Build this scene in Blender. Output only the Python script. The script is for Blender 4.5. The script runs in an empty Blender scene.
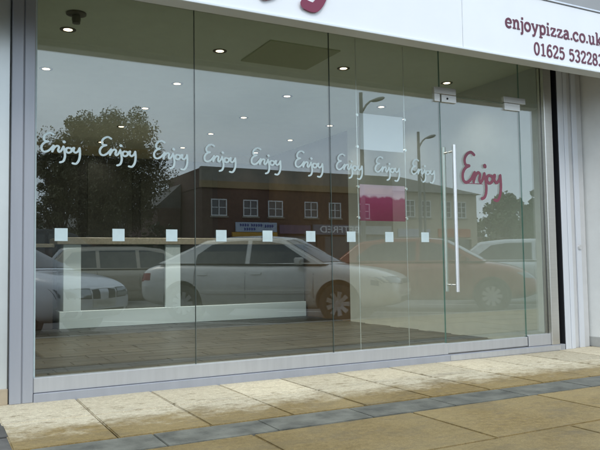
import bpy, bmesh, math, random
from mathutils import Matrix, Vector
from mathutils.bvhtree import BVHTree
random.seed(11)
S = bpy.context.scene
COL = S.collection
R = math.radians

# ------------------------------------------------------------------ camera
cam_d = bpy.data.cameras.new('camera')
cam = bpy.data.objects.new('camera', cam_d)
COL.objects.link(cam)
cam_d.sensor_width = 36.0
cam_d.lens = 36.0 * 689.7 / 600.0
cam_d.clip_start = 0.05
cam_d.clip_end = 3000.0
CAM = Vector((0.0, -4.85, 0.8633))
yaw, pit, rol = R(27.98), R(3.33), R(-0.854)
fw = Vector((math.sin(yaw) * math.cos(pit), math.cos(yaw) * math.cos(pit), math.sin(pit)))
rt = Vector((math.cos(yaw), -math.sin(yaw), 0))
up = rt.cross(fw)
rt2 = rt * math.cos(rol) + up * math.sin(rol)
up2 = -rt * math.sin(rol) + up * math.cos(rol)
m = Matrix.Identity(4)
for i in range(3):
    m[i][0], m[i][1], m[i][2], m[i][3] = rt2[i], up2[i], -fw[i], CAM[i]
cam.matrix_world = m
S.camera = cam

# ------------------------------------------------------------------ sky, sun, exposure
SUN_EL, SUN_AZ = R(48), R(196)            # overcast, sun behind cloud over the far side of the street
W = bpy.data.worlds.new('World'); S.world = W; W.use_nodes = True
nt = W.node_tree; nt.nodes.clear()
out = nt.nodes.new('ShaderNodeOutputWorld'); bg = nt.nodes.new('ShaderNodeBackground')
sky = nt.nodes.new('ShaderNodeTexSky'); sky.sky_type = 'NISHITA'; sky.sun_disc = False
sky.sun_elevation = SUN_EL; sky.sun_rotation = SUN_AZ; sky.dust_density = 4.0; sky.air_density = 1.0
tc = nt.nodes.new('ShaderNodeTexCoord')
mp = nt.nodes.new('ShaderNodeMapping'); mp.inputs['Scale'].default_value = (1.0, 1.0, 3.2)
nz = nt.nodes.new('ShaderNodeTexNoise'); nz.inputs['Scale'].default_value = 2.1; nz.inputs['Detail'].default_value = 7; nz.inputs['Roughness'].default_value = .52
rp = nt.nodes.new('ShaderNodeValToRGB')
rp.color_ramp.elements[0].position = .30; rp.color_ramp.elements[0].color = (8.7, 11.0, 13.4, 1)
rp.color_ramp.elements[1].position = .72; rp.color_ramp.elements[1].color = (13.8, 16.4, 18.8, 1)
mx = nt.nodes.new('ShaderNodeMix'); mx.data_type = 'RGBA'; mx.inputs[0].default_value = .85
nt.links.new(tc.outputs['Generated'], mp.inputs[0]); nt.links.new(mp.outputs[0], nz.inputs['Vector'])
nt.links.new(nz.outputs['Fac'], rp.inputs[0])
nt.links.new(sky.outputs[0], mx.inputs[6]); nt.links.new(rp.outputs[0], mx.inputs[7])
nt.links.new(mx.outputs[2], bg.inputs[0]); bg.inputs[1].default_value = .125
nt.links.new(bg.outputs[0], out.inputs[0])

sd = bpy.data.lights.new('sun', 'SUN'); sun = bpy.data.objects.new('sun', sd); COL.objects.link(sun)
sd.energy = 1.1; sd.angle = R(18); sd.color = (1.0, .96, .90)
sdir = Vector((math.sin(SUN_AZ) * math.cos(SUN_EL), math.cos(SUN_AZ) * math.cos(SUN_EL), math.sin(SUN_EL)))
sun.rotation_euler = sdir.to_track_quat('Z', 'Y').to_euler(); sun.location = (0, -10, 30)

S.view_settings.view_transform = 'Standard'; S.view_settings.look = 'None'
S.view_settings.exposure = 0.0; S.view_settings.gamma = 1.0
S.view_settings.use_curve_mapping = False
S.render.engine = 'CYCLES'
S.cycles.use_denoising = True
S.cycles.max_bounces = 10; S.cycles.transparent_max_bounces = 24
S.cycles.diffuse_bounces = 5; S.cycles.glossy_bounces = 5
S.cycles.sample_clamp_indirect = 4.0
S.cycles.caustics_reflective = False; S.cycles.caustics_refractive = False

# ------------------------------------------------------------------ materials
MATS = {}
def mat(name, col, rough=.6, metal=0.0, var=.0, vscale=8.0, bump=0.0, bscale=60.0, objvar=0.0, col2=None, spec=None, coat=0.0, stretch=None, emit=None, rvar=0.0):
    if name in MATS: return MATS[name]
    M = bpy.data.materials.new(name); M.use_nodes = True
    t = M.node_tree; b = t.nodes['Principled BSDF']
    b.inputs['Roughness'].default_value = rough; b.inputs['Metallic'].default_value = metal
    if spec is not None: b.inputs['Specular IOR Level'].default_value = spec
    if coat: b.inputs['Coat Weight'].default_value = coat; b.inputs['Coat Roughness'].default_value = .06
    c = (*col, 1); b.inputs['Base Color'].default_value = c
    L = t.links.new; N = t.nodes.new
    src = None
    g = N('ShaderNodeNewGeometry'); vec = g.outputs['Position']
    if stretch:
        mpn = N('ShaderNodeMapping'); mpn.inputs['Scale'].default_value = stretch; L(vec, mpn.inputs[0]); vec = mpn.outputs[0]
    if var or col2:
        n = N('ShaderNodeTexNoise'); n.inputs['Scale'].default_value = vscale; n.inputs['Detail'].default_value = 6; n.inputs['Roughness'].default_value = .6
        L(vec, n.inputs['Vector'])
        r = N('ShaderNodeValToRGB'); r.color_ramp.elements[0].position = .3; r.color_ramp.elements[1].position = .7
        a2 = col2 if col2 else tuple(min(1, x * (1 + var)) for x in col)
        a1 = tuple(x * (1 - var) for x in col)
        r.color_ramp.elements[0].color = (*a1, 1); r.color_ramp.elements[1].color = (*a2, 1)
        L(n.outputs['Fac'], r.inputs[0]); src = r.outputs[0]
        if rvar:
            mr = N('ShaderNodeMapRange'); mr.inputs['To Min'].default_value = rough - rvar; mr.inputs['To Max'].default_value = rough + rvar
            L(n.outputs['Fac'], mr.inputs[0]); L(mr.outputs[0], b.inputs['Roughness'])
    if objvar:
        oi = N('ShaderNodeObjectInfo'); mr = N('ShaderNodeMapRange')
        mr.inputs['To Min'].default_value = 1 - objvar; mr.inputs['To Max'].default_value = 1 + objvar
        L(oi.outputs['Random'], mr.inputs[0])
        mm = N('ShaderNodeMix'); mm.data_type = 'RGBA'; mm.blend_type = 'MULTIPLY'; mm.inputs[0].default_value = 1
        if src: L(src, mm.inputs[6])
        else: mm.inputs[6].default_value = c
        L(mr.outputs[0], mm.inputs[7]); src = mm.outputs[2]
    if src: L(src, b.inputs['Base Color'])
    if bump:
        n2 = N('ShaderNodeTexNoise'); n2.inputs['Scale'].default_value = bscale; n2.inputs['Detail'].default_value = 4
        L(vec, n2.inputs['Vector'])
        bp = N('ShaderNodeBump'); bp.inputs['Strength'].default_value = bump; bp.inputs['Distance'].default_value = .01
        L(n2.outputs['Fac'], bp.inputs['Height']); L(bp.outputs[0], b.inputs['Normal'])
    if emit:
        b.inputs['Emission Color'].default_value = (*emit[0], 1); b.inputs['Emission Strength'].default_value = emit[1]
    MATS[name] = M
    return M

def glass_mat(name, ior, tint, rough=0.0):
    M = bpy.data.materials.new(name); M.use_nodes = True
    t = M.node_tree; t.nodes.clear(); N = t.nodes.new; L = t.links.new
    o = N('ShaderNodeOutputMaterial'); mixs = N('ShaderNodeMixShader')
    tr = N('ShaderNodeBsdfTransparent'); tr.inputs[0].default_value = (*tint, 1)
    gl = N('ShaderNodeBsdfGlossy'); gl.inputs['Roughness'].default_value = rough; gl.inputs['Color'].default_value = (1, 1, 1, 1)
    fr = N('ShaderNodeFresnel'); ge = N('ShaderNodeNewGeometry')
    mi = N('ShaderNodeMix'); mi.inputs[2].default_value = ior; mi.inputs[3].default_value = 1.0 / ior
    L(ge.outputs['Backfacing'], mi.inputs[0]); L(mi.outputs[0], fr.inputs['IOR'])
    L(fr.outputs[0], mixs.inputs[0]); L(tr.outputs[0], mixs.inputs[1]); L(gl.outputs[0], mixs.inputs[2])
    L(mixs.outputs[0], o.inputs[0])
    MATS[name] = M
    return M

shop_glass = glass_mat('shop glass', 1.92, (.93, .965, .935))
car_glass = mat('tinted car glass', (.035, .04, .037), .05, spec=.9)
glass_edge = mat('glass edge', (.16, .30, .25), .25, var=.2)
silicone = mat('grey silicone', (.10, .11, .10), .5)
alu = mat('satin aluminium', (.62, .63, .66), .38, .75, var=.05, vscale=3, stretch=(8, 8, .6))
alu_pale = mat('powder coated aluminium', (.37, .378, .41), .42, .25, var=.05, vscale=2, stretch=(6, 6, .5))
alu_white = mat('pale powder coat', (.66, .68, .72), .42, .1, var=.04, vscale=2, stretch=(6, 6, .5))
alu_groove = mat('frame groove', (.30, .31, .34), .5)
steel = mat('brushed stainless steel', (.66, .64, .60), .30, .9, var=.06, vscale=4, stretch=(.6, 6, 30))
steel_h = mat('polished steel tube', (.86, .85, .84), .36, .9)
black_gap = mat('black recess', (.015, .016, .02), .6)
white_panel = mat('white sign panel', (.83, .84, .86), .28, var=.03, vscale=1.5)
white_wall = mat('white render', (.84, .84, .82), .6, var=.06, vscale=3, bump=.1)
grey_soffit = mat('grey soffit', (.52, .53, .47), .7, var=.08)
maroon = mat('maroon vinyl', (.20, .018, .055), .35)
dmaroon = mat('dark maroon lettering', (.12, .015, .04), .4)
rose = mat('rose vinyl', (.22, .055, .085), .5)
frost = mat('frosted white vinyl', (.52, .62, .63), .7, var=.06, vscale=20)
ceil_m = mat('ceiling plaster', (.74, .78, .66), .85, var=.03)
hatch_m = mat('ceiling hatch', (.46, .48, .32), .8, var=.03)
wall_pale = mat('pale interior wall', (.58, .60, .55), .7, var=.04)
wall_brown = mat('brown interior wall', (.13, .082, .040), .6, var=.15)
wall_cream = mat('cream interior wall', (.60, .52, .36), .7, var=.03)
charcoal = mat('charcoal panel', (.030, .028, .026), .5, var=.2)
charcoal2 = mat('slate menu panel', (.055, .055, .048), .45, var=.15)
counter_w = mat('white counter laminate', (.80, .92, 1.0), .35, var=.02)
counter_t = mat('stone counter top', (.34, .31, .25), .3, var=.12, vscale=30)
counter_g = mat('dark counter front', (.10, .105, .09), .3, var=.1)
tile_floor = mat('dark wood tile', (.040, .040, .037), .40, var=.30, vscale=2.2, stretch=(2, 14, 1), objvar=.30, bump=.05, rvar=.10)
grout = mat('pale grout', (.22, .21, .18), .8)
asphalt = mat('asphalt', (.055, .055, .055), .62, var=.25, vscale=3, bump=.4, bscale=180)
ground_m = mat('dull ground', (.075, .075, .065), .8, var=.3, vscale=.4)
kerb_m = mat('kerb concrete', (.30, .28, .25), .75, var=.15, vscale=10, bump=.2)
line_m = mat('road paint', (.62, .62, .58), .6, var=.2, vscale=12)
far_pave = mat('far paving', (.22, .20, .17), .75, var=.15, vscale=3)
joint_m = mat('dark joint grit', (.13, .105, .07), .9, var=.35, vscale=25, bump=.4)
sett_m = mat('wet granite sett', (.135, .132, .108), .62, var=.45, vscale=7, bump=.3, bscale=90, objvar=.12, rvar=.14)
sett2_m = mat('dark block paving', (.085, .080, .072), .55, var=.35, vscale=10, bump=.35, bscale=90, objvar=.3)

def paving_mat():
    M = bpy.data.materials.new('buff paving'); M.use_nodes = True
    t = M.node_tree; b = t.nodes['Principled BSDF']; N = t.nodes.new; L = t.links.new
    g = N('ShaderNodeNewGeometry'); sp = N('ShaderNodeSeparateXYZ'); L(g.outputs['Position'], sp.inputs[0])
    def noise(sc, det=6, ro=.6, st=None):
        n = N('ShaderNodeTexNoise'); n.inputs['Scale'].default_value = sc; n.inputs['Detail'].default_value = det; n.inputs['Roughness'].default_value = ro
        v = g.outputs['Position']
        if st:
            mm = N('ShaderNodeMapping'); mm.inputs['Scale'].default_value = st; L(v, mm.inputs[0]); v = mm.outputs[0]
        L(v, n.inputs['Vector']); return n.outputs['Fac']
    def math_(op, a, b_=None, c=None):
        n = N('ShaderNodeMath'); n.operation = op
        for i, v in enumerate((a, b_, c)):
            if v is None: continue
            if isinstance(v, (int, float)): n.inputs[i].default_value = v
            else: L(v, n.inputs[i])
        return n.outputs[0]
    def ramp(v, a, b_, ca=(0, 0, 0), cb=(1, 1, 1)):
        r = N('ShaderNodeValToRGB'); r.color_ramp.elements[0].position = a; r.color_ramp.elements[1].position = b_
        r.color_ramp.elements[0].color = (*ca, 1); r.color_ramp.elements[1].color = (*cb, 1); L(v, r.inputs[0]); return r.outputs[0]
    def mixc(f, a, b_, mode='MIX'):
        n = N('ShaderNodeMix'); n.data_type = 'RGBA'; n.blend_type = mode
        for i, v in ((0, f), (6, a), (7, b_)):
            if isinstance(v, tuple): n.inputs[i].default_value = (*v, 1)
            elif isinstance(v, (int, float)): n.inputs[i].default_value = v
            else: L(v, n.inputs[i])
        return n.outputs[2]
    # rain mark: the edge of the dry strip wanders about 0.85 m out from the shopfront
    n1 = noise(3.2, 8, .68, (1, 1.6, 1)); n2 = noise(22, 6, .7)
    off = math_('ADD', math_('MULTIPLY', math_('SUBTRACT', n1, .5), .95), math_('MULTIPLY', math_('SUBTRACT', n2, .5), .55))
    edge = math_('ADD', sp.outputs['Y'], off)
    wet = ramp(math_('MULTIPLY_ADD', edge, -1.7, -.98), .20, .78)
    fine = noise(150, 4, .75); mid = noise(24, 6, .6); big = noise(1.1, 4, .5)
    dry = mixc(ramp(mid, .3, .72), (.55, .47, .34), (.72, .65, .49))
    wetc = mixc(ramp(mid, .3, .7), (.190, .128, .045), (.320, .228, .092))
    wetc = mixc(math_('MULTIPLY', ramp(big, .42, .62), .55), wetc, (.37, .28, .135))
    col = mixc(wet, dry, wetc)
    # footprints of dried mud on the dry strip
    mud = math_('MULTIPLY', ramp(noise(7.5, 7, .72, (1, 2.0, 1)), .55, .64), math_('SUBTRACT', 1.0, ramp(math_('MULTIPLY_ADD', sp.outputs['Y'], 1.0, 1.0), .62, .86)))
    col = mixc(math_('MULTIPLY', mud, .75), col, (.23, .17, .09))
    oi = N('ShaderNodeObjectInfo'); mr = N('ShaderNodeMapRange'); mr.inputs['To Min'].default_value = .86; mr.inputs['To Max'].default_value = 1.1
    L(oi.outputs['Random'], mr.inputs[0]); col = mixc(1.0, col, mr.outputs[0], 'MULTIPLY')
    col = mixc(1.0, col, ramp(fine, .25, .75, (.66, .66, .66), (1.22, 1.22, 1.22)), 'MULTIPLY')
    grain = noise(62, 5, .8)
    col = mixc(1.0, col, ramp(grain, .30, .70, (.76, .75, .73), (1.16, 1.16, 1.16)), 'MULTIPLY')
    damp = math_('MULTIPLY', ramp(noise(2.6, 6, .65, (1, 1.8, 1)), .50, .66), wet)
    col = mixc(math_('MULTIPLY', damp, .38), col, (.12, .10, .065))
    L(col, b.inputs['Base Color'])
    rr = N('ShaderNodeMapRange'); rr.inputs['To Min'].default_value = .82; rr.inputs['To Max'].default_value = .62; b.inputs['Specular IOR Level'].default_value = .35
    L(wet, rr.inputs[0]); L(rr.outputs[0], b.inputs['Roughness'])
    bp = N('ShaderNodeBump'); bp.inputs['Strength'].default_value = .28; bp.inputs['Distance'].default_value = .003
    L(math_('ADD', fine, mid), bp.inputs['Height']); L(bp.outputs[0], b.inputs['Normal'])
    return M
paving = paving_mat()

def brick_mat(name, c1, c2, mortar, rot=0.0):
    M = bpy.data.materials.new(name); M.use_nodes = True
    t = M.node_tree; b = t.nodes['Principled BSDF']; N = t.nodes.new; L = t.links.new
    g = N('ShaderNodeNewGeometry'); sp = N('ShaderNodeSeparateXYZ'); L(g.outputs['Position'], sp.inputs[0])
    ad = N('ShaderNodeMath'); ad.operation = 'ADD'; L(sp.outputs['X'], ad.inputs[0]); L(sp.outputs['Y'], ad.inputs[1])
    cb = N('ShaderNodeCombineXYZ'); L(ad.outputs[0], cb.inputs[0]); L(sp.outputs['Z'], cb.inputs[1])
    k = N('ShaderNodeTexBrick'); k.inputs['Scale'].default_value = 1.0
    k.inputs['Brick Width'].default_value = .225; k.inputs['Row Height'].default_value = .075; k.inputs['Mortar Size'].default_value = .006
    k.inputs['Color1'].default_value = (*c1, 1); k.inputs['Color2'].default_value = (*c2, 1); k.inputs['Mortar'].default_value = (*mortar, 1)
    L(cb.outputs[0], k.inputs['Vector'])
    n = N('ShaderNodeTexNoise'); n.inputs['Scale'].default_value = .7; n.inputs['Detail'].default_value = 5; L(g.outputs['Position'], n.inputs['Vector'])
    mr = N('ShaderNodeMapRange'); mr.inputs['To Min'].default_value = .75; mr.inputs['To Max'].default_value = 1.2; L(n.outputs['Fac'], mr.inputs[0])
    mm = N('ShaderNodeMix'); mm.data_type = 'RGBA'; mm.blend_type = 'MULTIPLY'; mm.inputs[0].default_value = 1
    L(k.outputs['Color'], mm.inputs[6]); L(mr.outputs[0], mm.inputs[7]); L(mm.outputs[2], b.inputs['Base Color'])
    b.inputs['Roughness'].default_value = .85
    return M
brick_dark = brick_mat('brown brick', (.105, .050, .034), (.075, .036, .026), (.16, .13, .11))
brick_red = brick_mat('red brick', (.20, .085, .06), (.15, .065, .05), (.22, .19, .16))
cream_render = mat('cream render', (.50, .43, .32), .8, var=.08, vscale=1)
roof_tile = mat('grey roof tile', (.13, .125, .11), .75, var=.2, vscale=4)
parapet_m = mat('concrete parapet', (.27, .25, .20), .8, var=.12, vscale=1.5)
upvc = mat('white window frame', (.72, .73, .72), .45)
dark_pane = mat('dark window pane', (.035, .042, .048), .08, spec=.8)
bark = mat('bark', (.09, .07, .05), .9, var=.3, vscale=6, bump=.5, bscale=20)
def leaf_mat(name, c):
    M = mat(name, c, .6, var=.45, vscale=1.6); return M
leaf_a = leaf_mat('olive leaves', (.12, .112, .055)); leaf_b = leaf_mat('green leaves', (.060, .095, .032)); leaf_c = leaf_mat('dark hedge leaves', (.035, .055, .022))
post_m = mat('galvanised post', (.24, .24, .22), .5, .4, var=.1)

# ------------------------------------------------------------------ helpers
WORLD_ROOT = {}
def link(name, me, mats, parent=None, smooth=None):
    o = bpy.data.objects.new(name, me); COL.objects.link(o)
    if mats is not None:
        for x in (mats if isinstance(mats, (list, tuple)) else [mats]): me.materials.append(x)
    if smooth is not None:
        for p in me.polygons: p.use_smooth = True
        me.set_sharp_from_angle(angle=R(smooth))
    if parent is not None:
        o.parent = parent
        if parent.name in WORLD_ROOT: o.matrix_parent_inverse = Matrix.Translation(-Vector(WORLD_ROOT[parent.name]))
    return o
def tag(o, label, cat, group=None):
    o['label'] = label; o['category'] = cat
    if group: o['group'] = group
    return o
def struct(o, label=None):
    o['kind'] = 'structure'
    if label: o['label'] = label
    return o
def thing(name, label, cat, loc=(0, 0, 0), rz=0.0, group=None, world=True):
    o = bpy.data.objects.new(name, None); COL.objects.link(o); o.location = loc; o.rotation_euler = (0, 0, rz)
    o.empty_display_size = .2
    if world: WORLD_ROOT[o.name] = tuple(loc)
    return tag(o, label, cat, group)

class MB:
    def __init__(s): s.v = []; s.f = []; s.mi = []
    def add(s, vs, fs, mi=0):
        k = len(s.v); s.v += [tuple(x) for x in vs]; s.f += [tuple(i + k for i in f) for f in fs]; s.mi += [mi] * len(fs); return s
    def box(s, x0, x1, y0, y1, z0, z1, mi=0):
        vs = [(x, y, z) for z in (z0, z1) for y in (y0, y1) for x in (x0, x1)]
        return s.add(vs, [(0, 2, 3, 1), (4, 5, 7, 6), (0, 1, 5, 4), (2, 6, 7, 3), (0, 4, 6, 2), (1, 3, 7, 5)], mi)
    def tube(s, pts, r, n=10, cap=True, mi=0):
        pts = [Vector(p) for p in pts]; rs = r if isinstance(r, (list, tuple)) else [r] * len(pts)
        rings = []
        for i, p in enumerate(pts):
            d = (pts[min(i + 1, len(pts) - 1)] - pts[max(i - 1, 0)]).normalized()
            a = d.cross(Vector((0, 0, 1)) if abs(d.z) < .9 else Vector((1, 0, 0))).normalized(); b = d.cross(a)
            rings.append([p + (a * math.cos(2 * math.pi * k / n) + b * math.sin(2 * math.pi * k / n)) * rs[i] for k in range(n)])
        vs = [q for ring in rings for q in ring]; fs = []
        for i in range(len(pts) - 1):
            for k in range(n): fs.append((i * n + k, i * n + (k + 1) % n, (i + 1) * n + (k + 1) % n, (i + 1) * n + k))
        if cap: fs += [tuple(range(n))[::-1], tuple((len(pts) - 1) * n + k for k in range(n))]
        return s.add(vs, fs, mi)
    def lathe(s, prof, c=(0, 0, 0), axis='z', n=24, mi=0):
        vs = []; fs = []
        for r, h in prof:
            for k in range(n):
                a = 2 * math.pi * k / n
                if axis == 'z': vs.append((c[0] + r * math.cos(a), c[1] + r * math.sin(a), c[2] + h))
                else: vs.append((c[0] + r * math.cos(a), c[1] + h, c[2] + r * math.sin(a)))
        for i in range(len(prof) - 1):
            for k in range(n): fs.append((i * n + k, i * n + (k + 1) % n, (i + 1) * n + (k + 1) % n, (i + 1) * n + k))
        return s.add(vs, fs, mi)
    def prism(s, poly, y0, y1, mi=0):       # polygon in x,z extruded in y
        n = len(poly); vs = [(x, y0, z) for x, z in poly] + [(x, y1, z) for x, z in poly]
        fs = [tuple(range(n)), tuple(range(2 * n - 1, n - 1, -1))] + [(i, i + n, (i + 1) % n + n, (i + 1) % n) for i in range(n)]
        return s.add(vs, fs, mi)
    def mesh(s, name='m'):
        me = bpy.data.meshes.new(name); me.from_pydata(s.v, [], s.f)
        for p, i in zip(me.polygons, s.mi): p.material_index = i
        bm = bmesh.new(); bm.from_mesh(me); bmesh.ops.recalc_face_normals(bm, faces=bm.faces); bm.to_mesh(me); bm.free()
        return me
    def build(s, name, mats, parent=None, smooth=None, bevel=0.0, seg=1):
        me = s.mesh(name)
        if bevel:
            bm = bmesh.new(); bm.from_mesh(me)
            bmesh.ops.bevel(bm, geom=list(bm.edges), offset=bevel, segments=seg, affect='EDGES', clamp_overlap=True); bm.to_mesh(me); bm.free()
        return link(name, me, mats, parent, smooth)
def bx(name, x0, x1, y0, y1, z0, z1, mats, parent=None, bevel=0.0, seg=1):
    return MB().box(x0, x1, y0, y1, z0, z1).build(name, mats, parent, bevel=bevel, seg=seg)

def crom(pts, n=8):
    if len(pts) == 2: return pts
    P = [pts[0]] + list(pts) + [pts[-1]]; o = []
    for i in range(1, len(P) - 2):
        for k in range(n):
            t = k / n; a, b, c, d = P[i - 1], P[i], P[i + 1], P[i + 2]
            o.append(tuple(.5 * (2 * b[j] + (c[j] - a[j]) * t + (2 * a[j] - 5 * b[j] + 4 * c[j] - d[j]) * t * t + (3 * b[j] - a[j] - 3 * c[j] + d[j]) * t ** 3) for j in range(2)))
    return o + [pts[-1]]
def strokes_mesh(strokes, w, T, th=.0006, round_=True):
    """strokes: list of (points, smooth); w stroke width in glyph units; T maps (u,v,k)->xyz, k = height out of the surface."""
    b = MB()
    for si, (pts, sm, *ww) in enumerate(strokes):
        hw = (ww[0] if ww else w) / 2
        p = crom(pts) if sm else list(pts); k = th + si * .0003; dk = 6e-6
        Lp = []; Rp = []
        for i in range(len(p)):
            a = p[max(i - 1, 0)]; c = p[min(i + 1, len(p) - 1)]; dx, dy = c[0] - a[0], c[1] - a[1]; l = math.hypot(dx, dy) or 1
            nx, ny = -dy / l * hw, dx / l * hw
            Lp.append((p[i][0] + nx, p[i][1] + ny)); Rp.append((p[i][0] - nx, p[i][1] - ny))
        n = len(p); poly = Lp + Rp[::-1]
        if round_ and math.dist(p[0], p[-1]) > .01 * hw:
            def arc(c, a, m=6):
                s0 = math.atan2(a[1] - c[1], a[0] - c[0]); return [(c[0] + hw * math.cos(s0 - math.pi * j / m), c[1] + hw * math.sin(s0 - math.pi * j / m)) for j in range(1, m)]
            endc = arc(p[-1], Lp[-1]); stc = arc(p[0], Rp[0])
        else: endc = []; stc = []
        top = [T(u, v, k + i * dk) for i, (u, v) in enumerate(Lp)] + [T(u, v, k + i * dk) for i, (u, v) in enumerate(Rp)]
        fs = [(i, i + 1, n + i + 1, n + i) for i in range(n - 1)]
        kk = len(top); top += [T(u, v, k + n * dk) for u, v in endc]; 
        if endc: fs.append(tuple([n - 1] + list(range(kk, kk + len(endc))) + [2 * n - 1]))
        kk = len(top); top += [T(u, v, k) for u, v in stc]
        if stc: fs.append(tuple([n] + list(range(kk, kk + len(stc))) + [0]))
        b.add(top, fs)
        # rim, so the lettering has a thickness
        bot = [T(u, v, 0.0001) for u, v in Lp] + [T(u, v, 0.0001) for u, v in Rp]
        rim = [T(u, v, k + i * dk) for i, (u, v) in enumerate(Lp)] + [T(u, v, k + i * dk) for i, (u, v) in enumerate(Rp)]
        fs = [(i, i + 1, 2 * n + i + 1, 2 * n + i) for i in range(n - 1)] + [(n + i, n + i + 1, 3 * n + i + 1, 3 * n + i) for i in range(n - 1)]
        b.add(rim + bot, fs)
    me = bpy.data.meshes.new('lettering'); me.from_pydata(b.v, [], b.f); return me

def U(*pts): return [((x - 160) / 195.0, (220 - y) / 195.0) for x, y in pts]
ENJOY = [(U((222, 112), (206, 103), (186, 112), (174, 132), (178, 152), (196, 156)), True),
         (U((196, 156), (176, 166), (163, 188), (165, 212), (180, 221), (200, 210), (214, 192), (222, 180)), True),
         (U((222, 180), (218, 198), (216, 217)), True),
         (U((217, 212), (226, 192), (240, 180), (249, 188), (245, 206), (250, 217), (260, 208), (270, 186)), True),
         (U((271, 182), (277, 212), (279, 245), (271, 272), (255, 281)), True),
         (U((274, 152), (275, 154)), False, .085),
         (U((300, 187), (287, 193), (285, 210), (296, 219), (310, 211), (312, 196), (300, 187)), True),
         (U((312, 196), (325, 186), (322, 204), (332, 216), (346, 205), (353, 186)), True),
         (U((353, 186), (355, 225), (350, 260), (336, 284), (318, 283)), True)]
SW = .061

# slab serif glyphs, x-height 1
def ell(cx, cy, rx, ry): return [(cx + rx * math.cos(a), cy + ry * math.sin(a)) for a in [math.pi / 2 + 2 * math.pi * i / 10 for i in range(11)]]
T_ = True; F_ = False
G = {
 'e': ([([(.10, .52), (.78, .52)], F_, .15), ([(.79, .52), (.72, .84), (.45, .97), (.18, .82), (.09, .5), (.18, .17), (.46, .03), (.77, .17)], T_)], .92),
 'n': ([([(.24, 0), (.24, .95)], F_), ([(.02, .95), (.24, .95)], F_, .15), ([(.02, .05), (.46, .05)], F_, .15), ([(.24, .62), (.38, .88), (.60, .95), (.76, .76), (.77, .4), (.77, 0)], T_), ([(.58, .05), (1.0, .05)], F_, .15)], 1.08),
 'j': ([([(.22, .95), (.22, -.2)], F_), ([(.22, -.2), (.15, -.38), (-.04, -.40)], T_), ([(-.02, .95), (.22, .95)], F_, .15), ([(.095, 1.32), (.345, 1.32)], F_, .25)], .42),
 'o': ([(ell(.46, .5, .37, .46), T_)], .96),
 'y': ([([(.14, .95), (.50, .08)], F_), ([(.86, .95), (.52, .05), (.36, -.32), (.10, -.38)], T_), ([(-.02, .95), (.34, .95)], F_, .15), ([(.66, .95), (1.0, .95)], F_, .15)], 1.0),
 'p': ([([(.24, .95), (.24, -.40)], F_), ([(.02, .95), (.24, .95)], F_, .15), ([(.02, -.40), (.48, -.40)], F_, .15), ([(.24, .76), (.50, .96), (.80, .82), (.86, .5), (.78, .16), (.50, .03), (.24, .20)], T_)], 1.0),
 'i': ([([(.26, 0), (.26, .95)], F_), ([(.04, .95), (.26, .95)], F_, .15), ([(.02, .05), (.50, .05)], F_, .15), ([(.135, 1.32), (.385, 1.32)], F_, .25)], .56),
 'z': ([([(.08, .92), (.76, .92)], F_, .16), ([(.72, .90), (.10, .08)], F_), ([(.06, .06), (.80, .06)], F_, .16), ([(.10, .92), (.10, .68)], F_, .14), ([(.78, .06), (.78, .30)], F_, .14)], .90),
 'a': ([([(.13, .80), (.36, .96), (.62, .88), (.69, .62), (.69, .06)], T_), ([(.69, .05), (.92, .05)], F_, .15), ([(.69, .58), (.38, .55), (.12, .38), (.17, .08), (.44, .05), (.69, .26)], T_)], .98),
 '.': ([([(.04, .12), (.29, .12)], F_, .25)], .36),
 'c': ([([(.76, .72), (.60, .95), (.32, .93), (.10, .66), (.10, .34), (.32, .06), (.56, .03), (.80, .20)], T_)], .92),
 'u': ([([(.22, .95), (.22, .35), (.32, .06), (.54, .05), (.76, .28)], T_), ([(.76, .95), (.76, 0)], F_), ([(0, .95), (.22, .95)], F_, .15), ([(.55, .95), (.76, .95)], F_, .15), ([(.76, .05), (.98, .05)], F_, .15)], 1.06),
 'k': ([([(.24, 1.45), (.24, 0)], F_), ([(.02, 1.45), (.24, 1.45)], F_, .15), ([(.02, .05), (.46, .05)], F_, .15), ([(.80, .92), (.26, .42)], F_), ([(.42, .58), (.84, .05)], F_), ([(.62, .95), (.98, .95)], F_, .15), ([(.64, .05), (1.02, .05)], F_, .15)], 1.08),
 '0': ([(ell(.44, .70, .34, .66), T_)], .94),
 '1': ([([(.46, 1.38), (.46, 0)], F_), ([(.16, 1.16), (.46, 1.36)], F_, .16), ([(.14, .05), (.78, .05)], F_, .15)], .94),
 '6': ([([(.74, 1.24), (.50, 1.36), (.24, 1.14), (.12, .66), (.16, .22), (.42, .03), (.72, .16), (.78, .46), (.60, .78), (.34, .78), (.14, .52)], T_)], .94),
 '2': ([([(.12, 1.02), (.22, 1.30), (.50, 1.36), (.74, 1.16), (.66, .82), (.34, .42), (.12, .10)], T_), ([(.10, .07), (.80, .07)], F_), ([(.79, .07), (.79, .28)], F_, .13)], .94),
 '5': ([([(.74, 1.30), (.22, 1.30)], F_), ([(.20, 1.32), (.17, .74)], F_, .17), ([(.17, .74), (.42, .88), (.72, .74), (.78, .42), (.60, .10), (.32, .04), (.10, .20)], T_)], .94),
 '3': ([([(.12, 1.14), (.30, 1.34), (.58, 1.32), (.72, 1.08), (.60, .82), (.40, .74)], T_), ([(.40, .74), (.66, .66), (.78, .38), (.60, .08), (.30, .04), (.10, .24)], T_)], .94),
 '8': ([(ell(.44, 1.03, .27, .31), T_), (ell(.44, .38, .34, .34), T_)], .94),
 ' ': ([], .55)}
# ------------------------------------------------------------------ setting: ground, road, pavement
g = MB().box(-400, 400, -600, 300, -.30, -.13); struct(g.build('ground', ground_m))
road = MB().box(-120, 160, -30, -4.42, -.12, -.10); struct(road.build('road', asphalt))
fp = MB().box(-120, 160, -37.2, -30.15, -.12, .02); struct(fp.build('far_pavement', far_pave))
fk = MB().box(-120, 160, -30.15, -30, -.115, .03); struct(fk.build('far_kerb', kerb_m))

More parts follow.
